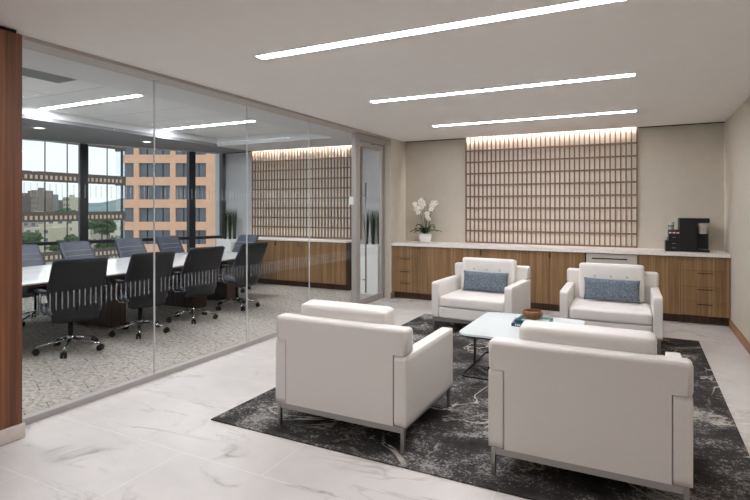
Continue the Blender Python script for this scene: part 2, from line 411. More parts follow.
def cove(x0, x1, label):
    t = empty('cove_light', label, 'cove light', ((x0+x1)/2, SLOT+.02, 2.72), 0, 'cove lights above the slatted screens'); h = (x1-x0)/2
    MB().box(-h, h, -.018, .010, .062, .075).build('channel', M['alu'], t)
    MB().box(-h+.02, h-.02, -.016, .008, .056, .0618).build('led_strip', M['cove'], t)
cove(-2.60, -.03, 'concealed warm light line above the slatted screen in the lounge')
cove(-7.16, -4.58, 'concealed warm light line above the slatted screen in the conference room')
for (x, y, lb) in ((-7.78, 4.50, 'small square downlight in the window soffit, left one'), (-7.72, 6.3, 'small square downlight in the window soffit, right one')):
    t = empty('downlight', lb, 'downlight', (x, y, CZ), 0, 'downlights in the window soffit')
    MB().box(-.07, .07, -.07, .07, -.004, -.0005).build('trim_frame', M['white_gloss'], t)
    MB().box(-.05, .05, -.05, .05, -.006, -.0042).build('lens', M['lens'], t)
t = empty('ceiling_vent', 'grey perforated air vent in the conference ceiling tiles', 'vent', (-5.14, 3.0, 2.82))
MB().box(-.28, .28, -.55, .33, -.006, -.001).build('frame', M['vent'], t)
g = MB()
for k in range(30): g.box(-.25, .25, -.52+k*.027, -.504+k*.027, -.009, -.006)
g.build('grille', M['vent'], t)

# ------------------------------------------------------------------ slatted screens
def screen(x0, label):
    t = empty('slat_screen', label, 'wall screen', (x0+1.285, YB-.001, 0), 0, 'slatted copper screens on the back walls'); h = 1.285
    MB().box(-h, h, -.012, 0, .930, 2.90).build('backing_panel', M['linen'], t)
    s = MB()
    for k in range(37):
        x = -h+.01+k*(2*h-.02)/36; s.box(x-.0092, x+.0092, -.038, -.012, .930, 2.74)
    for k in range(9): s.box(-h, h, -.042, -.012, .932+.189*k, .956+.189*k)
    s.build('lattice', M['slat'], t)
screen(-2.60, 'copper brown grid of wooden slats over beige panel behind the white armchairs')
screen(-7.16, 'copper brown grid of wooden slats behind glass at end of the conference room')

# ------------------------------------------------------------------ lounge credenza
YF = 7.87
def cabinet(x0, x1, label, drawers=False, doors=None, pulls=(), yf=YF, yb=YB-.01, group=None, ztop=.882):
    t = empty('base_cabinet', label, 'cabinet', ((x0+x1)/2, yf, 0), 0, group); o = (x0+x1)/2
    MB().box(x0-o+.001, x1-o-.001, .022, yb-yf, .11, ztop-.002).build('carcass', M['cabdark'], t)
    MB().box(x0-o+.001, x1-o-.001, .10, yb-yf, 0, .11).build('toe_kick', M['cabdark'], t)
    if drawers:
        for k, (a, b) in enumerate(((.70, ztop-.008), (.49, .70), (.30, .49), (.115, .30))):
            dw = MB().box(x0-o+.003, x1-o-.003, 0, .02, a+.003, b-.001, bev=.001, seg=1).build('drawer', M['cab'], t)
            if k:
                hb = MB(); hb.box(-.085, .085, -.03, -.02, b-.035, b-.025); hb.box(-.08, -.07, -.022, 0, b-.034, b-.026); hb.box(.07, .08, -.022, 0, b-.034, b-.026)
                hb.build('handle', M['dark_metal'], dw)
    else:
        for a, b in doors:
            dd = MB().box(a-o+.002, b-o-.002, 0, .02, .115, ztop-.008, bev=.001, seg=1).build('door', M['cab'], t)
            for p in pulls:
                if abs(p-b) < .02: MB().box(p-o-.012, p-o-.003, -.006, .0, ztop-.10, ztop-.012).build('pull', M['black'], dd)
                if abs(p-a) < .02: MB().box(p-o+.003, p-o+.012, -.006, .0, ztop-.10, ztop-.012).build('pull', M['black'], dd)
    return t
G = 'walnut base cabinets of the lounge counter'
cabinet(-3.695, -3.21, 'walnut drawer unit at left end of lounge counter, below the orchid', True, group=G)
cabinet(-3.21, -2.19, 'walnut two door cabinet right of the drawers below the orchid', doors=[(-3.21, -2.70), (-2.70, -2.19)], pulls=(-2.19,), group=G)
cabinet(-2.19, -1.17, 'walnut two door cabinet behind the left pillowed armchair', doors=[(-2.19, -1.68), (-1.68, -1.17)], pulls=(-2.19, -1.17), group=G)
cabinet(-1.17, -.69, 'walnut single door cabinet left of the steel fridge', doors=[(-1.17, -.69)], pulls=(-1.17,), group=G)
cabinet(-.02, .47, 'walnut single door cabinet right of the steel fridge', doors=[(-.02, .47)], group=G)
cabinet(.47, 1.015, 'walnut drawer unit at right end of lounge counter, below the coffee machine', True, group=G)
t = empty('undercounter_fridge', 'stainless steel undercounter fridge behind the right pillowed armchair', 'fridge', (-.355, YF, 0))
MB().box(-.325, .325, .03, .5, .02, .87).build('body', M['dark_metal'], t)
dd = MB().box(-.322, .322, -.005, .028, .12, .87, bev=.003).build('door', M['fridge'], t)
MB().box(-.245, .20, -.014, -.005, .80, .815).build('handle', M['black'], dd)
MB().box(-.32, .32, .05, .07, .0, .11).build('toe_kick', M['black'], t)
c = MB().box(-3.698, 1.018, YF-.03, YB-.001, .882, .929, bev=.003).build('countertop', M['quartz']); tag(c, 'long white quartz countertop along the back wall of the lounge', 'countertop')

# conference credenza
GC = 'walnut cabinets of the conference credenza'
YC = 8.12
def xat(px, y):
    dx = (px-375)/F; rx, ry = dx*cs-sn, dx*sn+cs; return rx*y/ry
p1, p2 = xat(275.5, YC), xat(298.5, YC)
wd = p2-p1
cabinet(-7.28, p1-wd, 'walnut conference cabinet farthest left, behind the head chair', doors=[(-7.28, p1-wd)], yf=YC, group=GC, ztop=.88)
cabinet(p1-wd, p2, 'walnut conference cabinet in the middle with two black pulls', doors=[(p1-wd, p1), (p1, p2)], pulls=(p1, p2), yf=YC, group=GC, ztop=.88)
cabinet(p2, -4.74, 'walnut conference cabinet at the right end, beside the glass door', doors=[(p2, (p2-4.74)/2), ((p2-4.74)/2, -4.74)], yf=YC, group=GC, ztop=.88)
c = MB().box(-7.30, -4.72, YC-.02, YB-.001, .88, .912, bev=.003).build('countertop', M['quartz']); tag(c, 'white quartz top on the conference room credenza', 'countertop')

# ------------------------------------------------------------------ rug
c = MB().box(-2.72, .592, 2.755, 6.88, .0, .011, bev=.003, seg=1).build('rug', M['rug']); tag(c, 'distressed charcoal area rug with pale cracks under the lounge seating', 'rug')

# ------------------------------------------------------------------ armchairs
def armchair(label):
    t = empty('armchair', label, 'armchair', (0, 0, 0), 0, 'white leather armchairs around the coffee table')
    W = .496; D = .442; L = M['leather']
    for sx in (-1, 1):
        x0, x1 = sorted((sx*W, sx*(W-.09)))
        a = MB().rbox(x0, x1, -D, D, .17, .603, .010, 7).build('arm', L, t)
        # stitched seam line down the rear edge
    T = [(-W+.0915, .17), (W-.0915, .17), (W-.0915, .606), (W, .606), (W, .768), (-W, .768), (-W, .606), (-W+.0915, .606)]
    bb = bmesh.new(); fv = [bb.verts.new((x, -D, z)) for x, z in T]; bv = [bb.verts.new((x, -D+.12, z)) for x, z in T]
    bb.faces.new(fv); bb.faces.new(bv[::-1])
    for i in range(8): bb.faces.new((fv[i], fv[(i+1) % 8], bv[(i+1) % 8], bv[i]))
    sel = [e for e in bb.edges if all(v.co.z > .75 for v in e.verts) or all(abs(v.co.x) > W-.001 and v.co.z > .6 for v in e.verts)]
    bmesh.ops.bevel(bb, geom=sel, offset=.026, segments=4, profile=.5, affect='EDGES')
    for f in bb.faces: f.smooth = len(f.verts) == 4 and f.calc_area() < .03
    m = MB(); m.add(bb); m.build('backrest', L, t)
    for sx in (-1, 1):
        x = sx*(W-.0907); MB().box(x-.0012, x+.0012, -D-.0008, -D+.004, .175, .603).build('seam', M['seam'], t)
    MB().rbox(-W+.0915, W-.0915, -D+.12, D-.012, .17, .305, .01, 6).build('seat_base', L, t)
    MB().rbox(-W+.094, W-.094, -D+.125, D-.002, .30, .435, .03, 9, (0, .006, .012)).build('seat_cushion', L, t)
    mt = Matrix.Translation((0, -D+.125, .42)) @ Matrix.Rotation(R(7), 4, 'X')
    cu = MB().rbox(-.345, .345, .008, .158, 0, .426, .028, 10, (0, .014, .003), mtx=mt).build('back_cushion', L, t)
    for k in (-.17, 0, .17):
        p = mt @ Vector((k, .171, .28)); MB().rbox(p.x-.013, p.x+.013, p.y-.006, p.y+.008, p.z-.013, p.z+.013, .005, 3).build('tuft_button', M['button'], cu)
    f = MB(); e = .03
    f.box(-W+e, W-e, -D+.004, -D+.029, .133, .17); f.box(-W+e, W-e, D-.029, D-.004, .133, .17)
    f.box(-W+e, -W+e+.025, -D+.029, D-.029, .133, .17); f.box(W-e-.025, W-e, -D+.029, D-.029, .133, .17)
    f.build('base_frame', M['steel'], t)
    for sx in (-1, 1):
        for sy in (-1, 1):
            x0, x1 = sorted((sx*(W-e+.012), sx*(W-e-.012))); y0, y1 = sorted((sy*(D-.001), sy*(D-.031)))
            MB().box(x0, x1, y0, y1, .012, .169, bev=.002, seg=1).build('leg', M['steel'], t)
    return t
A = armchair('white leather armchair seen from behind, on the left near the glass wall'); A.location = (-1.757, 3.332, 0)
dup(A, (-.267, 3.332, 0), 0, 'white leather armchair seen from behind, on the right and nearest the camera')
dup(A, (-1.765, 6.415, 0), pi-R(3), 'white leather armchair facing the camera with grey blue pillow, left one')
dup(A, (-.297, 6.415, 0), pi+R(1.2), 'white leather armchair facing the camera with grey blue pillow, in front of fridge')
for o in A.children:
    if o.name.startswith('back_cushion'): o.location.x = -.02; o.scale.x = .965
def pillow(x, label, rz):
    t = empty('lumbar_pillow', label, 'pillow', (x, 6.468, .449), rz, 'blue grey lumbar pillows')
    b = bmesh.new(); n = 18; w, h, d = .295, .128, .055; V = {}
    for sd in (1, -1):
        for i in range(n+1):
            for j in range(n+1):
                u, v = i/n*2-1, j/n*2-1
                if sd == -1 and (i in (0, n) or j in (0, n)): V[sd, i, j] = V[1, i, j]; continue
                pin = 1-.06*(1-abs(u)**3)*abs(v)**3; pin2 = 1-.04*(1-abs(v)**3)*abs(u)**3
                th = d*((1-u**4)*(1-v**4))**.55
                V[sd, i, j] = b.verts.new((u*w*pin2, sd*th*-1, v*h*pin+h))
    for sd in (1, -1):
        for i in range(n):
            for j in range(n):
                q = [V[sd, i, j], V[sd, i+1, j], V[sd, i+1, j+1], V[sd, i, j+1]]
                f = b.faces.new(q if sd == 1 else q[::-1]); f.smooth = True
    m = MB(); m.add(b, Matrix.Rotation(R(-9), 4, 'X')); m.build('pillow_cover', M['tweed'], t)
pillow(-1.745, 'grey blue woven lumbar pillow on the left armchair facing the camera', R(-3))
pillow(-.29, 'grey blue woven lumbar pillow on the right armchair facing the camera', R(-2))

# ------------------------------------------------------------------ coffee table
def rrect(x0, x1, y0, y1, r, n=8):
    p = []
    for cx, cy, a in ((x1-r, y1-r, 0), (x0+r, y1-r, 90), (x0+r, y0+r, 180), (x1-r, y0+r, 270)):
        for k in range(n+1): p.append((cx+r*cos(R(a+90*k/n)), cy+r*sin(R(a+90*k/n))))
    return p
t = empty('coffee_table', 'low coffee table with rounded white glass top on thin metal legs', 'coffee table', (-.948, 4.89, .011))
MB().prism(rrect(-.48, .48, -.53, .53, .10), .392, .409, .004).build('tabletop', M['glass_top'], t)
MB().prism(rrect(-.465, .465, -.515, .515, .09), .378, .3915).build('tabletop_rim', M['dark_metal'], t)
for sx in (-1, 1):
    x0, x1 = sorted((sx*.462, sx*.474)); MB().box(x0, x1, -.02, .02, .012, .378).build('leg', M['dark_metal'], t)
lp = rrect(-.474, .474, -.43, .43, .05, 5); pts = [(x, y, .008) for x, y in lp]; pts.append(pts[0])
MB().tube(pts, .008, 6).build('base_frame', M['dark_metal'], t)
# books
def book(name, w, d, h, loc, rz, m, label, words=None):
    t = empty(name, label, 'book', loc, rz, 'books on the coffee table')
    c = MB(); c.box(-w/2, w/2, -d/2, d/2, 0, .003); c.box(-w/2, w/2, -d/2, d/2, h-.003, h); c.box(-w/2, w/2, -d/2, -d/2+.003, 0, h)
    c.build('cover', m, t)
    MB().box(-w/2+.004, w/2-.004, -d/2+.003, d/2-.004, .003, h-.003).build('page_block', M['page'], t)
    return t
M['navy'] = mat('navy_cover', (34, 52, 88), .4); M['teal'] = mat('teal_cover', (34, 108, 104), .35)
M['skywhite'] = mottled('pale_print', (196, 214, 222), 25, .4, 40); M['olive'] = mat('dark_teal_print', (20, 60, 66), .4)
b1 = book('book', .33, .25, .028, (-.90, 4.975, .4205), R(3), M['navy'], 'navy blue hardback with white spine lettering at bottom of the stack')
b2 = book('book', .30, .25, .022, (-.88, 5.01, .4495), R(-1), M['teal'], 'teal hardback book with pale cover picture, directly under the wooden bowl')
pr = MB(); pr.box(.02, .14, -.10, .02, .022, .0228); pr.box(-.10, .01, -.11, -.05, .022, .0228); pr.build('cover_print', M['skywhite'], b2)
pr = MB(); pr.box(-.145, -.105, -.115, .115, .022, .0227); pr.build('cover_band', M['olive'], b2)
tx = MB()
for k, x in enumerate((-.13, -.112, -.098, -.08, -.062, -.05, -.03)):
    tx.box(x, x+.011, -.1262, -.1248, .008, .021)
tx.build('spine_lettering', M['page'], b1)
pf = [(a*.93, b) for a, b in [(.035, 0), (.06, .004), (.088, .022), (.100, .045), (.098, .064), (.088, .080), (.084, .080), (.092, .062), (.093, .045), (.080, .026), (.05, .012), (.0005, .010)]]
c = MB().lathe(pf, 36).build('wooden_bowl', M['bowl'], None, (-.895, 5.0, .4725)); tag(c, 'round turned wooden bowl sitting on top of the coffee table books', 'bowl')

# ------------------------------------------------------------------ orchid
def orchid():
    t = empty('potted_orchid', 'white orchid with four flower stems in white pot on the lounge counter', 'plant', (xat(425.3, 8.2), 8.2, .9295))
    MB().lathe([(.065, 0), (.08, .004), (.10, .05), (.108, .10), (.108, .15), (.100, .15), (.098, .10), (.08, .03), (.0005, .03)], 30).build('pot', M['ceramic'], t)
    MB().lathe([(.099, .125), (.099, .135), (.0005, .138)], 24).build('soil', M['pot_soil'], t)
    for k, (a, l, up) in enumerate(((195, .25, .05), (160, .24, .07), (230, .20, .04), (340, .26, .06), (20, .27, .05), (60, .2, .09), (110, .2, .08), (300, .19, .06), (265, .16, .08), (178, .17, .12), (5, .17, .12))):
        b = bmesh.new(); n = 8; rows = []
        for i in range(n+1):
            u = i/n; r = .01+l*u; z = .14+up*sin(u*pi*.75)*1.4-.02*u*u; w = .038*sin(pi*min(1, .12+u*.88))**.6+.003
            c_ = Vector((cos(R(a))*r, sin(R(a))*r, z)); sd = Vector((-sin(R(a)), cos(R(a)), 0))
            rows.append([b.verts.new(c_-sd*w+Vector((0, 0, .012))), b.verts.new(c_), b.verts.new(c_+sd*w+Vector((0, 0, .012)))])
        for i in range(n):
            for j in range(2):
                f = b.faces.new((rows[i][j], rows[i+1][j], rows[i+1][j+1], rows[i][j+1])); f.smooth = True
        bmesh.ops.solidify(b, geom=b.faces[:], thickness=.003)
        m = MB(); m.add(b); m.build('leaf', M['leaf_light'] if k in (3, 4) else M['leaf'], t)
    stems = [((-.03, 0), (-.045, -.05), .50, (-.19, .0), .60), ((-.005, .01), (-.02, 0), .66, (-.07, -.02), .66), ((.01, 0), (.035, -.02), .55, (.07, 0), .40), ((.03, .01), (.12, 0), .60, (.20, 0), .66)]
    fl = None; cnt = 0
    petal = None
    for k, ((bx, by), (mx, my), mz, (ex, ey), ez) in enumerate(stems):
        mz *= 1.1; ez *= 1.1
        P = []
        for i in range(17):
            u = i/16; a = (1-u)**2; b_ = 2*u*(1-u); c_ = u*u
            P.append(Vector((a*bx+b_*mx+c_*ex, a*by+b_*my+c_*ey, a*.13+b_*mz*1.05+c_*(ez-.03))))
        MB().tube(P, .0042, 6).build('stem', M['stem'], t)
        st = MB(); st.cyl((bx+.008, by, .13), (mx+.008, my, mz+.04), .003, .002, 6); st.build('support_stake', M['stem'], t)
        for i in range(9):
            u = .58+.42*i/8; q = P[int(u*16)]
            loc = Vector((q.x+random.uniform(-.028, .028), q.y-.03+random.uniform(-.01, .01), q.z+random.uniform(-.03, .03)-.01))
            if fl is None:
                bb = bmesh.new()
                for pk in range(5):
                    an = 2*pi*pk/5+pi/2; w = .024 if pk in (1, 4) else .016; L = .04; ctr = bb.verts.new((0, -.004, 0)); ring = []
                    for j in range(9):
                        vv = j/8*pi; rr = L*sin(vv)**.5*.5+L*.1
                        ox, oz = L*.55-cos(vv)*L*.5, 0
                        side = sin(vv)*w
                        ring.append((ox, side))
                    pts2 = [(x, y) for x, y in ring]+[(x, -y) for x, y in ring[-2:0:-1]]
                    vs = [bb.verts.new((x*cos(an)-y*sin(an), -.006*sin(x/L*3), x*sin(an)+y*cos(an))) for x, y in pts2]
                    bb.faces.new(vs)
                bmesh.ops.solidify(bb, geom=bb.faces[:], thickness=.0015)
                mm = MB(); mm.add(bb); fl = mm.build('blossom', M['petal'], t); o = fl
                kk = MB().rbox(-.008, .008, -.018, -.002, -.010, .006, .006, 3).build('blossom_centre', M['petal_core'], fl); core = kk
            else:
                o = fl.copy(); COL.objects.link(o); o.parent = t; kc = core.copy(); COL.objects.link(kc); kc.parent = o
            o.location = loc; o.rotation_euler = (random.uniform(-.5, .3), random.uniform(-.6, .6), random.uniform(-.7, .7)); o.scale = (.95,)*3
orchid()

# ------------------------------------------------------------------ coffee station
t = empty('coffee_machine', 'tall black coffee machine with white dispensing head on the right of the counter', 'coffee machine', (xat(694.5, 8.15), 8.15, .9295))
MB().box(-.185, .02, -.16, .16, 0, .445, bev=.006).build('body', M['black'], t)
MB().box(.02, .158, -.16, .16, .0, .03, bev=.003).build('base', M['black'], t)
MB().box(.02, .158, .0, .16, .03, .40, bev=.003).build('back_column', M['black'], t)
MB().box(.02, .158, -.16, .16, .385, .445, bev=.005).build('top_cover', M['black'], t)
h = MB(); h.lathe([(.045, .24), (.052, .25), (.056, .33), (.068, .345), (.072, .38), (.06, .386)], 24, (.088, -.08, 0)); h.build('dispensing_head', mat('light_grey_plastic', (196, 192, 186), .35), t)
hh = MB(); hh.box(.085, .089, -.138, -.134, .27, .30); hh.box(.080, .096, -.138, -.134, .31, .315); hh.build('indicator', mat('orange_mark', (190, 110, 50), .5), t)
MB().lathe([(.06, .03), (.064, .034), (.05, .038), (.0005, .038)], 24, (.088, -.085, 0)).build('drip_tray', M['steel'], t)
t = empty('pod_organizer', 'stepped black drawer organizer for coffee pods left of the coffee machine', 'organizer', (xat(672.0, 8.12), 8.12, .9295))
MB().box(-.085, .08, -.13, .13, 0, .145, bev=.003).build('lower_drawers', M['black'], t)
MB().box(-.045, .08, -.13, .13, .145, .285, bev=.003).build('upper_drawers', M['black'], t)
for z in (.045, .105, .185):
    q = MB(); q.box(-.005, .035, -.138, -.13, z, z+.006); q.build('handle', M['steel'], t)
for z in (.075, .14, .215):
    q = MB(); q.box(-.04, .07, -.1315, -.13, z-.002, z+.002); q.build('drawer_gap', M['dark_metal'], t)
pk = mat('pink_pod', (214, 120, 140), .4); wh = M['ceramic']
kx = xat(672.0, 8.12)
for k in range(5):
    q = MB().cyl((0, 0, 0), (0, -.004, 0), .011, n=14).build('pod_cover', pk if k % 2 else wh, None, (kx-.03+k*.024, 7.9885, .9295+.25)); 
    tag(q, ('pink' if k % 2 else 'white')+' coffee pod in the top tier of the black organizer, '+['far left', 'second from left', 'middle', 'second from right', 'far right'][k], 'coffee pod', 'coffee pods shown in the organizer')
def cup(loc, s, label, logo=None):
    t = empty('paper_cup', label, 'cup', loc, 0, 'white paper cups by the coffee machine')
    MB().lathe([(.026*s, 0), (.036*s, .09*s), (.038*s, .092*s), (.036*s, .096*s), (.0005, .096*s)], 20).build('cup_body', M['ceramic'], t)
    if logo: MB().lathe([(.0335*s, .04*s), (.0355*s, .058*s)], 20).build('cup_mark', logo, t)
grn = mat('green_logo', (70, 130, 96), .5)
cup((kx-.012, 8.08, 1.215), 1.1, 'white paper cup with green mark standing on top of the black organizer', grn)
cup((kx-.0715, 8.06, 1.075), .62, 'small plain white cup on the lower step of the black organizer')

# ------------------------------------------------------------------ planters
def planter(x, y, w, label):
    t = empty('planter', label, 'planter', (x, y, .002), 0, 'tall white planters with grass in the conference room'); h = w/2; H = .875
    b = MB(); b.box(-h, h, -h, -h+.02, 0, H); b.box(-h, h, h-.02, h, 0, H); b.box(-h, -h+.02, -h+.02, h-.02, 0, H); b.box(h-.02, h, -h+.02, h-.02, 0, H); b.build('box', M['white_gloss'], t)
    MB().box(-h+.02, h-.02, -h+.02, h-.02, .80, .83).build('soil', M['pot_soil'], t)
    for cx in (-.13, 0, .13):
        b = bmesh.new()
        for k in range(170):
            a = random.uniform(0, 2*pi); r0 = random.uniform(0, .03); sp = random.uniform(.01, .085); L = random.uniform(.52, .68); w_ = .004
            sd = Vector((cos(a+1.57), sin(a+1.57), 0))*w_; pr_ = None
            for i in range(5):
                u = i/4; p = Vector((cx+cos(a)*(r0+sp*u*u), sin(a)*(r0+sp*u*u), .83+L*u)); s_ = sd*(1-u*.9)
                q = (b.verts.new(p-s_), b.verts.new(p+s_))
                if pr_: b.faces.new((pr_[0], pr_[1], q[1], q[0]))
                pr_ = q
        m = MB(); me = bpy.data.meshes.new('t'); b.to_mesh(me); b.free(); m.bm.from_mesh(me); bpy.data.meshes.remove(me)
        m.build('grass_tuft', M['grass'], t)
planter(-4.245, 8.235, .40, 'tall white planter with dark grass behind the glass door')
planter(-7.56, 8.20, .38, 'tall white planter with dark grass in the window corner behind the head chair')

# ------------------------------------------------------------------ conference table
t = empty('conference_table', 'long boat shaped conference table with glossy white top and brown pedestals', 'table', (-6.27, 4.5, .002))
Lh = 2.42; pts = []
for k in range(25): u = -1+2*k/24; pts.append((.62+.24*(1-u*u)**.9, u*Lh))
poly = pts+[(-x, y) for x, y in pts[::-1]]
top = MB().prism(poly, .728, .742, .003).build('tabletop', None or mottled('white_table_marble', (222, 222, 220), 5, .08, 3), t)
MB().prism([(x*.985, y*.99) for x, y in poly], .70, .727).build('table_edge', M['cabdark'], t)
MB().box(-.12, .12, -2.0, 2.0, .61, .70).build('beam', M['cabdark'], t)
M['ped'] = wood('brown_pedestal', (56, 42, 32), (78, 58, 44), (96, 72, 54))
for y in (-1.5, -.1, 1.3, 1.95):
    MB().box(-.36, .36, y-.11, y+.11, .0, .70, bev=.004).build('pedestal', M['ped'], t)

# ------------------------------------------------------------------ office chairs
def office_chair(label):
    t = empty('office_chair', label, 'office chair', (0, 0, .002), 0, 'dark swivel chairs at the conference table')
    b = MB()
    for k in range(5):
        a = R(90+72*k+12); c_, s_ = cos(a), sin(a); b.tube([(c_*.03, s_*.03, .13), (c_*.17, s_*.17, .105), (c_*.31, s_*.31, .075)], lambda u: .022-.008*u, 8, .7)
    b.cyl((0, 0, .08), (0, 0, .17), .035); b.build('star_base', M['chrome'], t)
    for k in range(5):
        a = R(90+72*k+12); x, y = cos(a)*.31, sin(a)*.31; c = MB(); tx, ty = -sin(a), cos(a)
        for s_ in (-1, 1): c.cyl((x+tx*.008*s_, y+ty*.008*s_, .031), (x+tx*.026*s_, y+ty*.026*s_, .031), .031, n=16)
        c.cyl((x, y, .031), (x, y, .072), .011); c.build('caster', M['rubber'], t)
    g = MB(); g.cyl((0, 0, .16), (0, 0, .33), .026); g.cyl((0, 0, .28), (0, 0, .40), .016); g.build('gas_lift', M['black'], t)
    g = MB(); g.box(-.09, .09, -.13, .10, .375, .415, bev=.01); g.tube([(0, -.10, .40), (0, -.21, .40), (0, -.262, .47), (0, -.27, .55)], .022, 8); g.build('mechanism', M['dark_metal'], t)
    # seat
    MB().rbox(-.25, .25, -.23, .26, .415, .495, .034, 9, (0, 0, .012)).build('seat', M['chair_dark'], t)
    def leanf(q): return -.05*q if q < .42 else -.021-.33*(q-.42)
    # back: a curved padded shell, leaning, narrower at the top and bottom
    def shell(off, th, z0, z1, k=1.0, n=16):
        bb = bmesh.new(); V = {}
        for s_ in (0, 1):
            for i in range(n+1):
                for j in range(n+1):
                    u = i/n*2-1; v = j/n; z = z0+(z1-z0)*v; zz = (z-.40)/.60
                    wid = (.215+.05*min(1, max(0, zz)/.42)-.022*max(0, (zz-.42)/.58))*k
                    edge = min(1, (1-abs(u))*8)**.5*min(1, v*16)**.5*min(1, (1-v)*16)**.5
                    y = -.235+leanf(zz)+.05*u*u+off
                    y += (th*(edge*.9+.1)/2)*(1 if s_ else -1)
                    rz_ = z-.014*(abs(u)**14)*(1 if v > .5 else -1)*(abs(v-.5)*2)**6
                    V[s_, i, j] = bb.verts.new((u*wid, y, rz_))
        for s_ in (0, 1):
            for i in range(n):
                for j in range(n):
                    f = bb.faces.new((V[s_, i, j], V[s_, i+1, j], V[s_, i+1, j+1], V[s_, i, j+1])); f.smooth = True
        for i in range(n):
            bb.faces.new((V[0, i, 0], V[0, i+1, 0], V[1, i+1, 0], V[1, i, 0])); bb.faces.new((V[0, i, n], V[0, i+1, n], V[1, i+1, n], V[1, i, n]))
            bb.faces.new((V[0, 0, i], V[0, 0, i+1], V[1, 0, i+1], V[1, 0, i])); bb.faces.new((V[0, n, i], V[0, n, i+1], V[1, n, i+1], V[1, n, i]))
        return bb
    m = MB(); m.add(shell(.0, .05, .42, 1.005)); bk = m.build('backrest', M['chair_dark'], t)
    m = MB(); m.add(shell(-.03, .012, .345, 1.0, 1.01)); m.build('back_shell', M['chair_mesh'], t)
    sm = MB()
    for z in (.80, .87):
        zz = (z-.4)/.6; P = []
        for i in range(9):
            u = (i/8*2-1)*.9; P.append((u*.235, -.235+leanf(zz)+.05*u*u+.0235, z))
        sm.tube(P, .004, 5)
    sm.build('stitching', M['seam'], bk)
    for sx in (-1, 1):
        a = MB(); a.tube([(sx*.10, -.02, .40), (sx*.25, -.02, .41), (sx*.285, -.03, .46), (sx*.285, -.05, .62), (sx*.28, -.06, .655)], .013, 8); ar = a.build('armrest', M['chrome'], t)
        MB().rbox(sx*.28-.035, sx*.28+.035, -.18, .10, .652, .678, .012, 5).build('arm_pad', M['chair_mesh'], ar)
    return t
near = [(-5.37, 3.43, -20, 'first from the left'), (-5.37, 4.29, -18, 'second from the left'), (-5.40, 5.13, -16, 'third from the left'), (-5.44, 6.05, -8, 'last on the right, by the cabinets')]
oc = None
for x, y, a, w in near:
    lb = 'dark swivel chair with its back to the glass, '+w
    if oc is None: oc = office_chair(lb); oc.location = (x, y, .002); oc.rotation_euler = (0, 0, pi/2+R(a))
    else: dup(oc, (x, y, .002), pi/2+R(a), lb)
for x, y, a, w in [(-7.17, 4.11, 0, 'partly cut off by the wooden column'), (-7.17, 4.91, 3, 'in front of the dark window mullion'), (-7.17, 5.80, -2, 'in front of the curved glass building end'), (-7.17, 6.62, 2, 'nearest the window corner')]:
    dup(oc, (x, y, .002), -pi/2+R(a), 'grey swivel chair on the window side, '+w)
dup(oc, (-6.6, 7.22, .002), pi-R(6), 'grey swivel chair at the head of the table in front of the cabinets')

# ------------------------------------------------------------------ outside
def ground_mat():
    m = mat('city_ground', (120, 124, 96), .95); n = N(m); v = n.coord()
    a = n.noise(v, .02, 5, .7); 
    n.color(n.ramp(a, [(.3, (84, 100, 70)), (.45, (150, 152, 140)), (.55, (176, 170, 150)), (.7, (104, 116, 84))])); return m
sbox('ground', ground_mat(), -2600, 400, -300, 2600, -33, -32)
M['bspan'] = mottled('brown_spandrel', (104, 90, 84), 8, .7, 2); M['dentil'] = mat('pale_dentil', (214, 190, 172), .7)
M['peach'] = mottled('peach_concrete', (244, 194, 164), 6, .85, .6); M['tower_win'] = mottled('tower_window', (112, 116, 126), 12, .25, .25)
M['tower_blind'] = mat('tower_blinds', (140, 144, 152), .6)
# glazed wing with dentil bands, parallel to the conference glass
X0 = -52.0; YE = 39.0
wing = empty('office_wing', 'glazed office wing with brown dentil bands seen through the left windows', 'building', (X0, 20, -32))
def wl(y): return y-20
def zz(z): return z+32
def capath(r=1.0, y0=6, off=0):
    p = [(off, wl(y0))]+[(off-(r+off)*0-r+(r)*cos(R(a)), wl(YE)+r*sin(R(a))) for a in range(0, 91, 15)]+[(-2.2, wl(YE)+r)]
    return p
def ribbon(m, path, z0, z1, th):
    b = bmesh.new()
    for i in range(len(path)-1):
        a, c = Vector(path[i]), Vector(path[i+1]); d_ = (c-a).normalized(); nn = Vector((d_.y, -d_.x))*th
        vs = [b.verts.new((*q, z)) for z in (z0, z1) for q in (a-nn, c-nn, c+nn, a+nn)]
        for f in ((0, 3, 2, 1), (4, 5, 6, 7), (0, 1, 5, 4), (1, 2, 6, 5), (2, 3, 7, 6), (3, 0, 4, 7)): b.faces.new([vs[q] for q in f])
    m.add(b)
cp = capath()
for k, z in enumerate((8.05, 4.10, .15, -3.80, -7.75)):
    m = MB(); ribbon(m, cp, zz(z), zz(z+.98), .12); sp_ = m.build('spandrel', M['bspan'], wing)
    m = MB(); y = 20
    while y < YE: m.box(.12, .2, wl(y), wl(y)+.22, zz(z+.22), zz(z+.60)); y += .48
    m.build('dentil_row', M['dentil'], sp_)
    if k: 
        m = MB(); ribbon(m, cp, zz(z+.98), zz(z+3.95), .004); m.build('glazing', M['winglass'], wing)
m = MB(); y = 37.30
while y > 8: m.box(-.04, .04, wl(y)-.04, wl(y)+.04, zz(-8), zz(8.1)); y -= 2.225
m.build('mullions', M['mullion'], wing)
m = MB(); m.box(-1.2, -1.0, wl(YE)+.85, wl(YE)+1.05, zz(-32), zz(9)); m.build('corner_post', M['mullion'], wing)
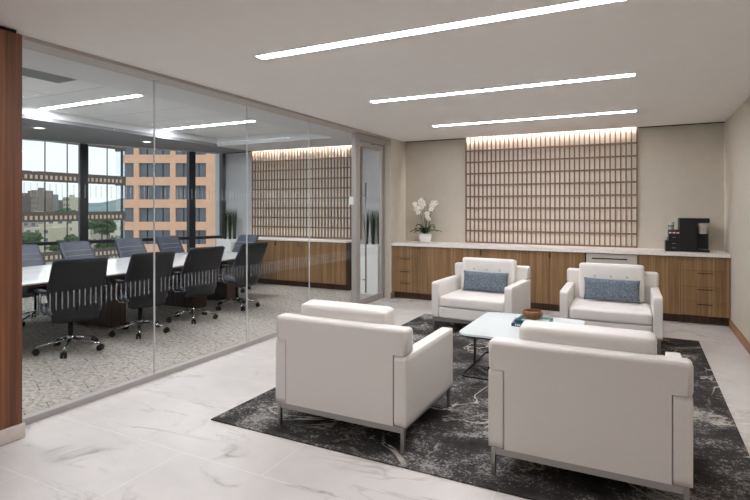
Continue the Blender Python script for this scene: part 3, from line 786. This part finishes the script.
# peach tower
DT = 95.0; k_ = DT/F
o = fwd(DT, 167, -32)
tw = empty('office_tower', 'peach concrete office tower with rows of grey ribbon windows', 'building', o, TH)
def tx_(px): return (px-167)*k_
def tz_(y): return (208-y)*k_+1.51+32
cols = [(107.5, 133.6), (138.6, 170), (175.3, 206)]
MB().box(tx_(123.2), tx_(212), 0.6, 26, 0, tz_(90)).build('core', M['peach'], tw)
rows = [(163+22.4*(i-5), 163+22.4*(i-5)+14) for i in range(1, 15)]
m = MB()
edges = [123.2, 133.6, 138.6, 170, 175.3, 206, 212]
# piers and spandrels stand proud of the recessed windows
for a, b in ((133.6, 138.6), (170, 175.3), (206, 212)): m.box(tx_(a), tx_(b), 0, .62, 0, tz_(90))
for y0, y1 in rows: m.box(tx_(123.2), tx_(206.1), .01, .62, tz_(y1+8.4), tz_(y1))
m.build('facade_grid', M['peach'], tw)
for y0, y1 in rows:
    for a, b in ((123.4, 133.6), (138.6, 170), (175.3, 206)):
        w = MB().box(tx_(a), tx_(b), .45, .59, tz_(y1), tz_(y0)).build('window', M['tower_win'], tw)
        mm = MB(); n_ = max(1, int((b-a)/7.5))
        for j in range(1, n_): x = a+(b-a)*j/n_; mm.box(tx_(x)-.08, tx_(x)+.08, .38, .45, tz_(y1), tz_(y0))
        if n_ > 1: mm.build('window_frame', M['mullion'], w)
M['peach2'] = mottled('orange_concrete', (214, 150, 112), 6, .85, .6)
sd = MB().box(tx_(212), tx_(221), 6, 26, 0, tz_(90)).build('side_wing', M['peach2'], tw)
for y0, y1 in rows: MB().box(tx_(217), tx_(219.2), 5.9, 6.0, tz_(y1+1), tz_(y0+1)).build('side_window', M['tower_win'], sd)

# city beyond
bc = [(188, 178, 164), (150, 134, 124), (120, 104, 100), (206, 194, 172), (172, 164, 156), (222, 212, 190), (140, 140, 142)]
BM = [mottled('facade_%s' % w, c, 5, .85, .1) for w, c in zip('abcdefg', bc)]
names = ['tan', 'brown', 'dark brown', 'cream', 'grey', 'pale yellow', 'slate grey']
def block(px0, px1, ytop, D, mi, label, dep=22):
    x0, x1 = (px0-375)/F*D, (px1-375)/F*D; w = x1-x0; z1 = 1.51+(208-ytop)/F*D
    c = fwd(D, (px0+px1)/2, -32); H = max(4, z1+32)
    t = empty('city_building', label, 'building', c, TH, 'city buildings beyond the glazed wing')
    b = MB(); b.box(-w/2, w/2, 0, dep, 0, H); b.box(-w*.2, w*.1, dep*.3, dep*.6, H, H+2.5); b.build('walls', BM[mi], t)
    nf = max(2, int(H/5)); nw = max(3, int(w/7)); q = MB()
    for f in range(nf):
        for k in range(nw): xw = -w/2+(k+.3)*w/nw; q.box(xw, xw+w/nw*.45, -.2, 0, (f+.35)*H/nf, (f+.75)*H/nf)
    q.build('window_grid', M['tower_win'], t)
blocks = [(20, 31, 193, 520, 2, 'dark brown tower block far left beyond the wing'), (31, 39, 190, 500, 1, 'brown tower block standing second from the left'),
 (38, 46, 194, 560, 6, 'slate grey block beside the brown towers'), (48, 58, 203, 600, 2, 'low dark brown block left of the tan one'),
 (57, 64, 200, 640, 6, 'slate block in the middle distance'), (63, 70, 197, 520, 3, 'cream block in the middle distance'),
 (70, 78, 201, 700, 1, 'low brown block left of the mullion'), (22, 44, 214, 420, 4, 'wide low grey building on the left'),
 (46, 74, 219, 380, 5, 'wide pale yellow building in the middle'), (88, 100, 214, 640, 4, 'grey building at the foot of the hill'),
 (110, 122.6, 224, 330, 5, 'pale yellow house beside the peach tower'), (24, 50, 228, 330, 3, 'cream low building nearest on the left'), (92, 108, 229, 330, 0, 'tan low building right of the mullion')]
for b in blocks: block(*b)
M['tree'] = mottled('tree_leaves', (82, 98, 66), 18, .95, 1.2)
def tree(px, y, D, r, label):
    z = 1.51-(y-208)/F*D; p = fwd(D, px, -32); t = empty('tree', label, 'tree', p, 0, 'trees among the city buildings')
    h = z+32; MB().cyl((0, 0, 0), (0, 0, h), r*.08, r*.05, 8).build('trunk', M['cabdark'], t)
    r *= .8; b = bmesh.new(); bmesh.ops.create_icosphere(b, subdivisions=4, radius=r)
    for v in b.verts:
        k = 1+.5*noise.noise(v.co/r*2.2+Vector((px, 0, 0)))+.25*noise.noise(v.co/r*7+Vector((px, 3, 0))); v.co = Vector((v.co.x*k*1.2, v.co.y*k*1.2, v.co.z*k*.8+h))
    m = MB(); m.add(b); m.build('crown', M['tree'], t)
for i, (px, y, D, r, lb) in enumerate([(72, 244, 220, 5, 'green tree just above the window rail left of the mullion'), (56, 247.5, 236, 2.6, 'green tree near the rail, second of the left clump'), (81, 245, 235, 4, 'green tree against the mullion edge'),
     (30, 239, 260, 5, 'green tree at the far left above the chair'), (102, 225, 300, 7, 'dark tree clump right of the mullion'), (116, 243, 200, 3.5, 'light tree beside the peach tower'), (104, 246, 210, 3.5, 'small tree low above the rail by the tower'), (64, 216, 420, 9, 'distant tree clump in the middle of the city')]): tree(px, y, D, r, lb)
# hills
b = bmesh.new(); rows = []
for j, (D, s) in enumerate(((1500, 0), (1900, .75), (2300, 1.0))):
    row = []
    for i in range(26):
        px = -40+i*10; yt = 208-(3+7*max(0, sin((px-60)/70))+1.5*sin(px/9.))*s; z = 1.51+(208-yt)/F*D if s else -32
        row.append(b.verts.new(fwd(D, px, z)))
    rows.append(row)
for j in range(2):
    for i in range(25): f = b.faces.new((rows[j][i], rows[j][i+1], rows[j+1][i+1], rows[j+1][i])); f.smooth = True
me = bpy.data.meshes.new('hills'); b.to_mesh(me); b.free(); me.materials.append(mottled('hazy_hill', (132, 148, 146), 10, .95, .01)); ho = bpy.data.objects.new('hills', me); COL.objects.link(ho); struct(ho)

# ------------------------------------------------------------------ sky
w = bpy.data.worlds.new('World'); S.world = w; w.use_nodes = True; t = w.node_tree; bg = t.nodes['Background']
tc = t.nodes.new('ShaderNodeTexCoord'); nz = t.nodes.new('ShaderNodeTexNoise'); nz.inputs['Scale'].default_value = 3; nz.inputs['Detail'].default_value = 4
cr = t.nodes.new('ShaderNodeValToRGB'); cr.color_ramp.elements[0].position = .35; cr.color_ramp.elements[0].color = rgba((206, 222, 234)); cr.color_ramp.elements[1].position = .65; cr.color_ramp.elements[1].color = rgba((234, 240, 244))
t.links.new(tc.outputs['Generated'], nz.inputs['Vector']); t.links.new(nz.outputs[0], cr.inputs[0]); t.links.new(cr.outputs[0], bg.inputs[0]); bg.inputs[1].default_value = 1.35

vs = S.view_settings; vs.view_transform = 'Standard'; vs.look = 'None'; vs.exposure = 0; vs.gamma = 1; vs.use_curve_mapping = False
S.cycles.transparent_max_bounces = 16; S.cycles.max_bounces = 10; S.cycles.diffuse_bounces = 6
